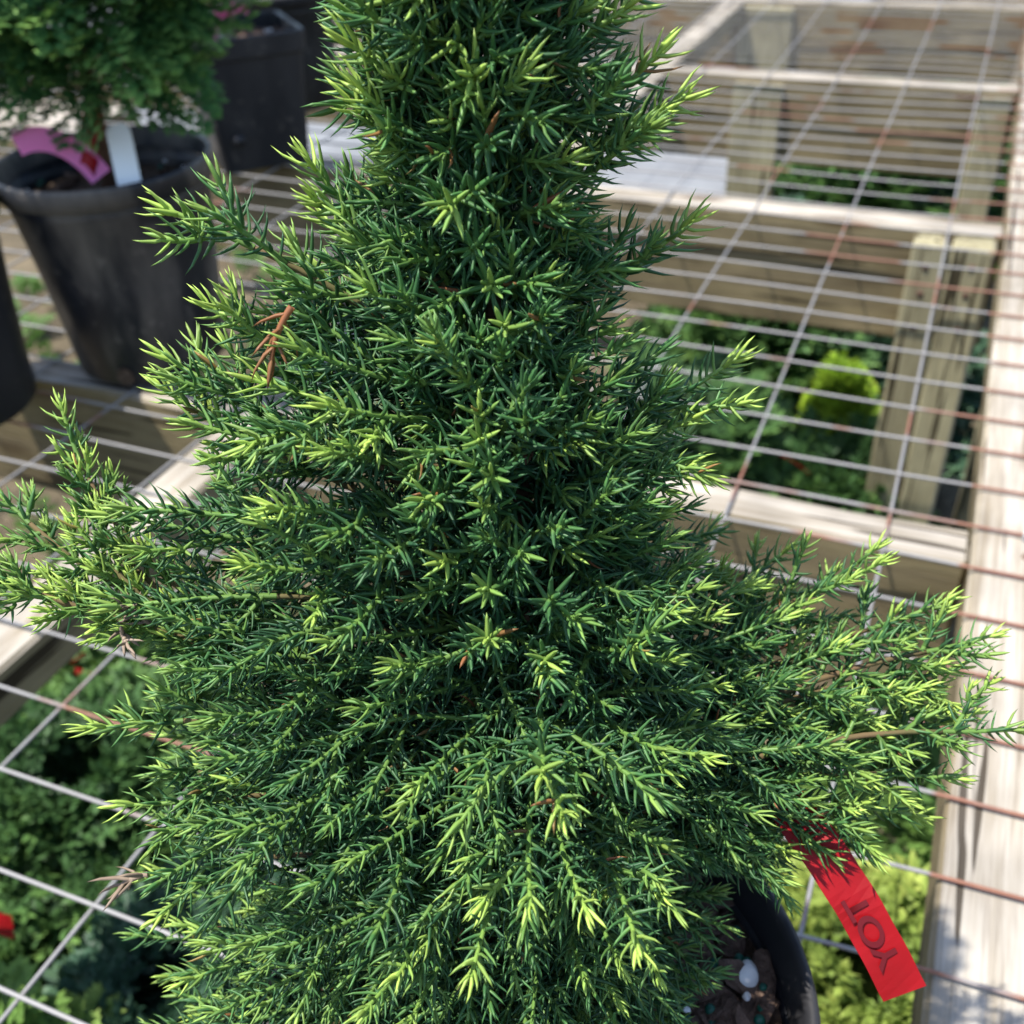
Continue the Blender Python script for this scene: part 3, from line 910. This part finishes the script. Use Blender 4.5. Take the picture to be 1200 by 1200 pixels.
def crown_mesh(name, fronds, place_list, seed):
    """place_list rows: pos(3), dir(3), up(3), scale, age bias"""
    V = []; T = []; A = []; off = 0
    r = np.random.default_rng(seed)
    for k, (p, d, u, s, ab) in enumerate(place_list):
        fv, ft, fa = fronds[k % len(fronds)]
        y = d / np.linalg.norm(d); x = np.cross(y, u); x /= max(1e-6, np.linalg.norm(x)); z = np.cross(x, y)
        V.append(p + s * (fv[:, :1] * x + fv[:, 1:2] * y + fv[:, 2:] * z)); T.append(ft + off); off += len(fv)
        a = fa.copy(); a[:, 0] = np.clip(a[:, 0] * ab, 0, 1); a[:, 2] = np.clip(a[:, 2] * .6 + r.uniform(0, .4), 0, 1); A.append(a)
    return np_mesh(name, np.concatenate(V), [np.concatenate(T)], np.concatenate(A))

FR_FAN = [frond(100 + i, 1.0, True, 6, 3, .21, .2) for i in range(5)]
FR_CYP = [frond(160 + i, 1.0, True, 8, 4, .135, .3) for i in range(5)]
FR_FLUFF = [frond(120 + i, 1.0, False, 5, 3, .30, .1) for i in range(5)]
FR_YEW = [frond(140 + i, 1.0, False, 6, 2, .34, .1) for i in range(5)]

def bush_places(n, rx, ry, h, shape, fsize, seed, upward=.5):
    r = np.random.default_rng(seed); L = []
    for k in range(n):
        t = (k + .5) / n
        z = h * t ** .9
        if shape == 'cone': rad = (1 - t) ** .75
        elif shape == 'egg': rad = math.sin(math.pi * (.12 + .86 * t)) ** .7
        else: rad = math.sqrt(max(.02, 1 - (t * .98) ** 2))
        rad *= 1 + .14 * math.sin(3 * (k * GA) + seed) + .1 * math.sin(5 * k * GA + t * 6)
        a = k * GA
        q = rad * r.uniform(.45, 1.0)
        pos = np.array([rx * q * math.cos(a), ry * q * math.sin(a), z])
        out = np.array([math.cos(a), math.sin(a), upward * (.3 + t) + r.normal(0, .25)]) + r.normal(0, .25, 3)
        upv = np.array([-math.cos(a) * .6, -math.sin(a) * .6, 1]) + r.normal(0, .35, 3)
        L.append((pos, out, upv, fsize * r.uniform(.7, 1.25), .45 + .6 * q + r.normal(0, .12)))
    return L

def under_plant(x, y, top, rx, hcrown, leafm, fr, n, fs, shape, label, seed, cat='shrub', pot=True, name='potted_shrub', upward=.5, group='plants standing on the ground under the bench'):
    root = empty(name, (x, y, GZ)); tag(root, label, cat, group)
    zc = top - hcrown - GZ
    obj('crown', crown_mesh('crown', fr, bush_places(n, rx, rx, hcrown, shape, fs, seed, upward), seed), M[leafm], root, (0, 0, zc))
    tube('stem', [(0, 0, .05), (0.004, 0, zc * .6 + .02), (0, .003, zc + hcrown * .5)], [.008, .006, .004], M['stem'], root, 8)
    if pot:
        hh = min(.17, zc - .01); hh = max(.10, hh)
        v, f = lathe_data([(.001, .0), (.062, 0), (.074, hh - .02), (.079, hh - .02), (.080, hh), (.076, hh), (.073, hh - .02), (.001, hh - .03)], 40)
        obj('pot', np_mesh('pot', v, f), M['plastic'], root)
    return root

def under_tag(p, d, ln, label, m_='red', wd=.016):
    p = np.array(p, float); d = np.array(d, float)
    pts = [p * 0 + d * ln * t + np.array([0, 0, -.02 * ln * 30 * (t - .2) ** 2 * .3]) for t in np.linspace(0, 1, 6)]
    o = obj('ribbon_tag', ribbon_mesh('ribbon_tag', pts, (d[1], -d[0], .4), wd, .0006), M[m_], None, tuple(p))
    return tag(o, label, 'tag')

# left, under the mesh
under_plant(-.415, .265, -.25, .115, .24, 'blue', FR_YEW, 480, .042, 'dome', 'dark blue green fine leaved shrub below the mesh at lower left', 1)
under_plant(-.610, .400, -.23, .135, .26, 'green', FR_FLUFF, 440, .045, 'dome', 'mid green feathery shrub below the mesh at the left edge', 2)
under_plant(-.735, .540, -.30, .105, .20, 'lime', FR_FAN, 160, .070, 'dome', 'pale mottled shrub beside the left beam, below the mesh', 3)
under_plant(-.450, .125, -.18, .080, .24, 'lime', FR_FAN, 210, .048, 'egg', 'green shrub with yellow green tips at the bottom left corner', 4)
under_plant(-.640, .215, -.33, .085, .20, 'green', FR_FLUFF, 220, .05, 'dome', 'green shrub behind the red tag at the left edge', 16)
under_plant(-.330, .330, -.30, .110, .20, 'blue', FR_YEW, 170, .065, 'dome', 'dark shrub under the mesh hidden mostly by the cedar', 17)
# right, under the mesh
under_plant(.050, .640, -.24, .115, .24, 'lime', FR_FAN, 330, .052, 'dome', 'bright lime green conifer under the mesh beside the right beam', 5)
under_plant(.045, .425, -.19, .085, .22, 'yellow', FR_FLUFF, 330, .045, 'dome', 'yellow leaved shrub under the mesh at the bottom right', 6)
under_plant(-.150, .560, -.32, .095, .20, 'blue', FR_YEW, 120, .07, 'dome', 'dark green shrub in shade between the lime and yellow shrubs', 19)
under_plant(-.096, 1.345, -.262, .046, .18, 'gold', FR_FLUFF, 420, .028, 'cone', 'golden yellow green dwarf conifer seen through the mesh by the post', 7)
under_plant(-.075, 1.245, -.345, .115, .20, 'green', FR_FLUFF, 360, .048, 'dome', 'deep green shrub in front of the golden conifer under the bench', 8)
under_plant(-.250, 1.520, -.21, .150, .28, 'green', FR_YEW, 480, .055, 'dome', 'dark green bushy shrub behind the golden conifer under the bench', 9)
under_plant(-.270, 1.190, -.25, .100, .24, 'green', FR_FAN, 200, .065, 'dome', 'mid green shrub beside the cedar, between the two nearest rails', 10)
under_plant(-.030, 1.640, -.34, .110, .18, 'blue', FR_YEW, 140, .07, 'dome', 'low dark shrub behind the post under the bench', 11)
under_plant(-.030, 2.330, -.25, .120, .25, 'green', FR_FAN, 170, .085, 'dome', 'fresh green shrub beneath the farther rails at right', 12)
under_plant(-.230, 2.380, -.30, .120, .24, 'green', FR_YEW, 150, .085, 'dome', 'dark green shrub beneath the farther rails, left of the fresh green one', 13)
under_plant(-.330, 2.120, -.40, .110, .16, 'blue', FR_YEW, 110, .08, 'dome', 'low dark shrub in deep shade beneath the farther rails', 14)
under_plant(-.100, 3.050, -.30, .15, .25, 'green', FR_FAN, 120, .10, 'dome', 'green shrub farthest off under the bench', 15)
under_tag((-.520, .222, -.165), (.45, .30, -.30), .040, 'bright red ribbon tag among shrubs at the lower left edge', wd=.030)
under_tag((-.710, .500, -.255), (.6, .4, -.6), .030, 'small red ribbon tag on the pale shrub by the left beam')
under_tag((-.728, .520, -.262), (-.5, .5, -.6), .022, 'tiny red tag scrap beside the left beam')
under_tag((-.135, 1.105, -.255), (.7, .3, -.5), .040, 'red ribbon tag on the dark shrub below the golden conifer', wd=.022)
under_tag((.000, .450, -.205), (.3, .4, -.8), .035, 'dark red tag half hidden between pot rim and yellow shrub')
# weeds on the ground, left
def weeds():
    r = np.random.default_rng(5); L = []
    for k in range(420):
        x = r.uniform(-2.1, -.75); y = r.uniform(.75, 2.35)
        if math.sin(x * 5 + 1) + math.sin(y * 6) + math.sin(3 * (x - y)) < -.3: continue
        a = r.uniform(0, 6.3)
        L.append((np.array([x, y, GZ + .01]), np.array([math.cos(a), math.sin(a), r.uniform(.4, 1.5)]), np.array([0, 0, 1.0]) + r.normal(0, .3, 3), r.uniform(.03, .085), r.uniform(.3, 1)))
    return crown_mesh('weeds', FR_FAN, L, 9)
tag(obj('weeds', weeds(), M['weed']), 'patchy green weeds on the soil beyond the bench', 'weeds', kind='stuff')

# ------------------------------------------------------------------ pots on the bench, left
p2, p2s, r2 = round_pot((-.683, .690, .005), .0915, .069, .188, .156, 'dusty black round nursery pot with a white label, on the bench at left', 'dusty_plastic', 1.9, 'round nursery pots on the bench', .004)
scatter('perlite_grain', perl_meshes, 10, p2s, r2, .159, 12, .3, .6)
scatter('fertiliser_bead', [prill_mesh], 16, p2s, r2, .159, 13, .9, 1.3)
scatter('bark_chip', bark_meshes, 30, p2s, r2, .158, 14, .7, 1.3)
p4, p4s, r4 = round_pot((-.789, .546, .005), .0880, .068, .186, .155, 'black round nursery pot cut off by the left edge of the photo', 'plastic', .9, 'round nursery pots on the bench', .004)

cy = empty('cypress_tree', (-.683, .690, .162))
tag(cy, 'leafy green false cypress growing in the round pot at left', 'conifer')
pl = bush_places(640, .104, .104, .27, 'egg', .050, 21, .15) + bush_places(220, .06, .06, .25, 'egg', .05, 22, .1)
obj('crown', crown_mesh('crown', FR_CYP, pl, 21), M['cypress'], cy, (.006, .012, .088))
tube('trunk', [(0, 0, -.005), (.004, .002, .06), (.006, .008, .25)], [.008, .006, .003], M['stem'], cy, 10)

# ribbons and label in that pot
t = np.linspace(0, 1, 12)
def rib(name, ctrl, wv, width, m_, label, thick=.0005, seg=16):
    P = bez(*[np.array(c, float) for c in ctrl], seg)
    o = obj(name, ribbon_mesh(name, P - P[0], wv, width, thick), M[m_], None, tuple(P[0]))
    return tag(o, label, 'tag')
rib('ribbon_tag', [(-.652, .652, .190), (-.670, .652, .215), (-.684, .636, .230), (-.700, .620, .222)], (.35, .6, .75), .019, 'pink', 'pink plastic ribbon tag sticking out of the round pot at left')
rib('ribbon_tag', [(-.668, .665, .192), (-.672, .660, .206), (-.668, .668, .222), (-.664, .676, .238)], (.8, .35, .2), .015, 'red', 'red ribbon tied at the base of the false cypress')
rib('ribbon_tag', [(-.668, .650, .204), (-.655, .645, .212), (-.650, .650, .198), (-.660, .655, .190)], (.2, .4, .8), .010, 'red', 'small red ribbon loop lying on the pink tag')
rib('ribbon_tag', [(-.812, .52, .192), (-.770, .548, .208), (-.755, .566, .209), (-.738, .580, .206)], (.35, -.4, .7), .009, 'red', 'thin dark red tag poking out of the pot at the left edge')
# white label with rounded top
def label_mesh():
    w_, h_, t_ = .0100, .036, .0008
    outl = [(-w_, -.03), (w_, -.03), (w_, h_ - .006), (w_ * .8, h_ - .0015), (w_ * .45, h_), (-w_ * .45, h_), (-w_ * .8, h_ - .0015), (-w_, h_ - .006)]
    k = len(outl)
    V = [(x, -t_, z) for x, z in outl] + [(x, t_, z) for x, z in outl]
    q = [(i, (i + 1) % k, k + (i + 1) % k, k + i) for i in range(k)]
    return np_mesh('plant_label', V, [np.array([list(range(k))]), np.array([list(range(k, 2 * k))[::-1]]), np.array(q)], smooth=False)
lb = obj('plant_label', label_mesh(), M['label'], None, (-.628, .657, .196))
lb.rotation_euler = (-.45, -.12, .42)
tag(lb, 'blank white plastic plant label with rounded top in the round pot', 'label')

# square pot
def square_pot():
    c = (-.930, 1.236, .005)
    root = empty('square_pot', c)
    tag(root, 'tall square black plastic pot with pink tag behind the round pot', 'pot')
    ang = math.atan2(.73, .68)
    root.rotation_euler = (0, 0, ang)
    def ring(h, z, rr=.010, n=4):
        P = []
        for (sx, sy, a0) in ((1, 1, 0), (-1, 1, 90), (-1, -1, 180), (1, -1, 270)):
            for k in range(n):
                a = math.radians(a0 + 90 * k / (n - 1)); P.append((sx * (h - rr) + rr * math.cos(a), sy * (h - rr) + rr * math.sin(a), z))
        return np.array(P)
    def loft(rings):
        n = len(rings); k = len(rings[0]); v = np.concatenate(rings)
        i = np.arange(n - 1)[:, None] * k; j = np.arange(k)[None]; j2 = (j + 1) % k
        return v, [np.stack([i + j, i + j2, i + k + j2, i + k + j], -1).reshape(-1, 4)]
    H_ = .172
    v, f = loft([ring(.050, .0), ring(.060, .001), ring(.0615, .02), ring(.0705, H_ - .03), ring(.0715, H_ - .026), ring(.0685, H_ - .024), ring(.059, .006), ring(.01, .005)])
    obj('wall', np_mesh('wall', v, f, smooth=False), M['plastic'], root)
    v, f = loft([ring(.0705, H_ - .026), ring(.0745, H_ - .025), ring(.0755, H_ - .002), ring(.0745, H_), ring(.0725, H_), ring(.0705, H_ - .003), ring(.0695, H_ - .026)])
    obj('rim', np_mesh('rim', v, f, smooth=False), M['plastic'], root)
    # soil
    g = np.linspace(-.069, .069, 22); X, Y = np.meshgrid(g, g); r = np.random.default_rng(4)
    Z = H_ - .020 + r.normal(0, .0016, X.shape) + .006 * np.exp(-(X ** 2 + Y ** 2) / .003)
    i = np.arange(21)[:, None] * 22 + np.arange(21)[None]
    s = obj('soil', np_mesh('soil', np.stack([X, Y, Z], -1).reshape(-1, 3), [np.stack([i, i + 1, i + 23, i + 22], -1).reshape(-1, 4)]), M['bark'], root)
    scatter('perlite_grain', perl_meshes, 24, s, .06, H_ - .017, 31, .4, .8)
    scatter('bark_chip', bark_meshes, 30, s, .062, H_ - .018, 32, .7, 1.2)
    tube('drain_spout', [(-.035, -.0705, .045), (-.035, -.074, .045)], .008, M['plastic'], root, 14)
    return root
square_pot()
rib('ribbon_tag', [(-.935, 1.20, .160), (-.930, 1.19, .195), (-.915, 1.19, .215), (-.880, 1.20, .205)], (.3, -.6, .7), .018, 'pink', 'pink ribbon tag above the soil of the square pot')
sp = empty('cypress_tree', (-.95, 1.25, .155)); tag(sp, 'sparse green conifer rising out of the square pot', 'conifer')
obj('crown', crown_mesh('crown', FR_FAN, bush_places(160, .08, .08, .30, 'egg', .05, 33, .4), 33), M['cypress'], sp, (0, 0, .085))
tube('trunk', [(0, 0, -.01), (.003, 0, .08), (0, .004, .25)], [.007, .005, .002], M['stem'], sp, 8)
p5, p5s, r5 = round_pot((-1.03, 1.50, .005), .0825, .066, .170, .142, 'black round nursery pot standing just behind the square pot', 'plastic', .4, 'round nursery pots on the bench', .004)
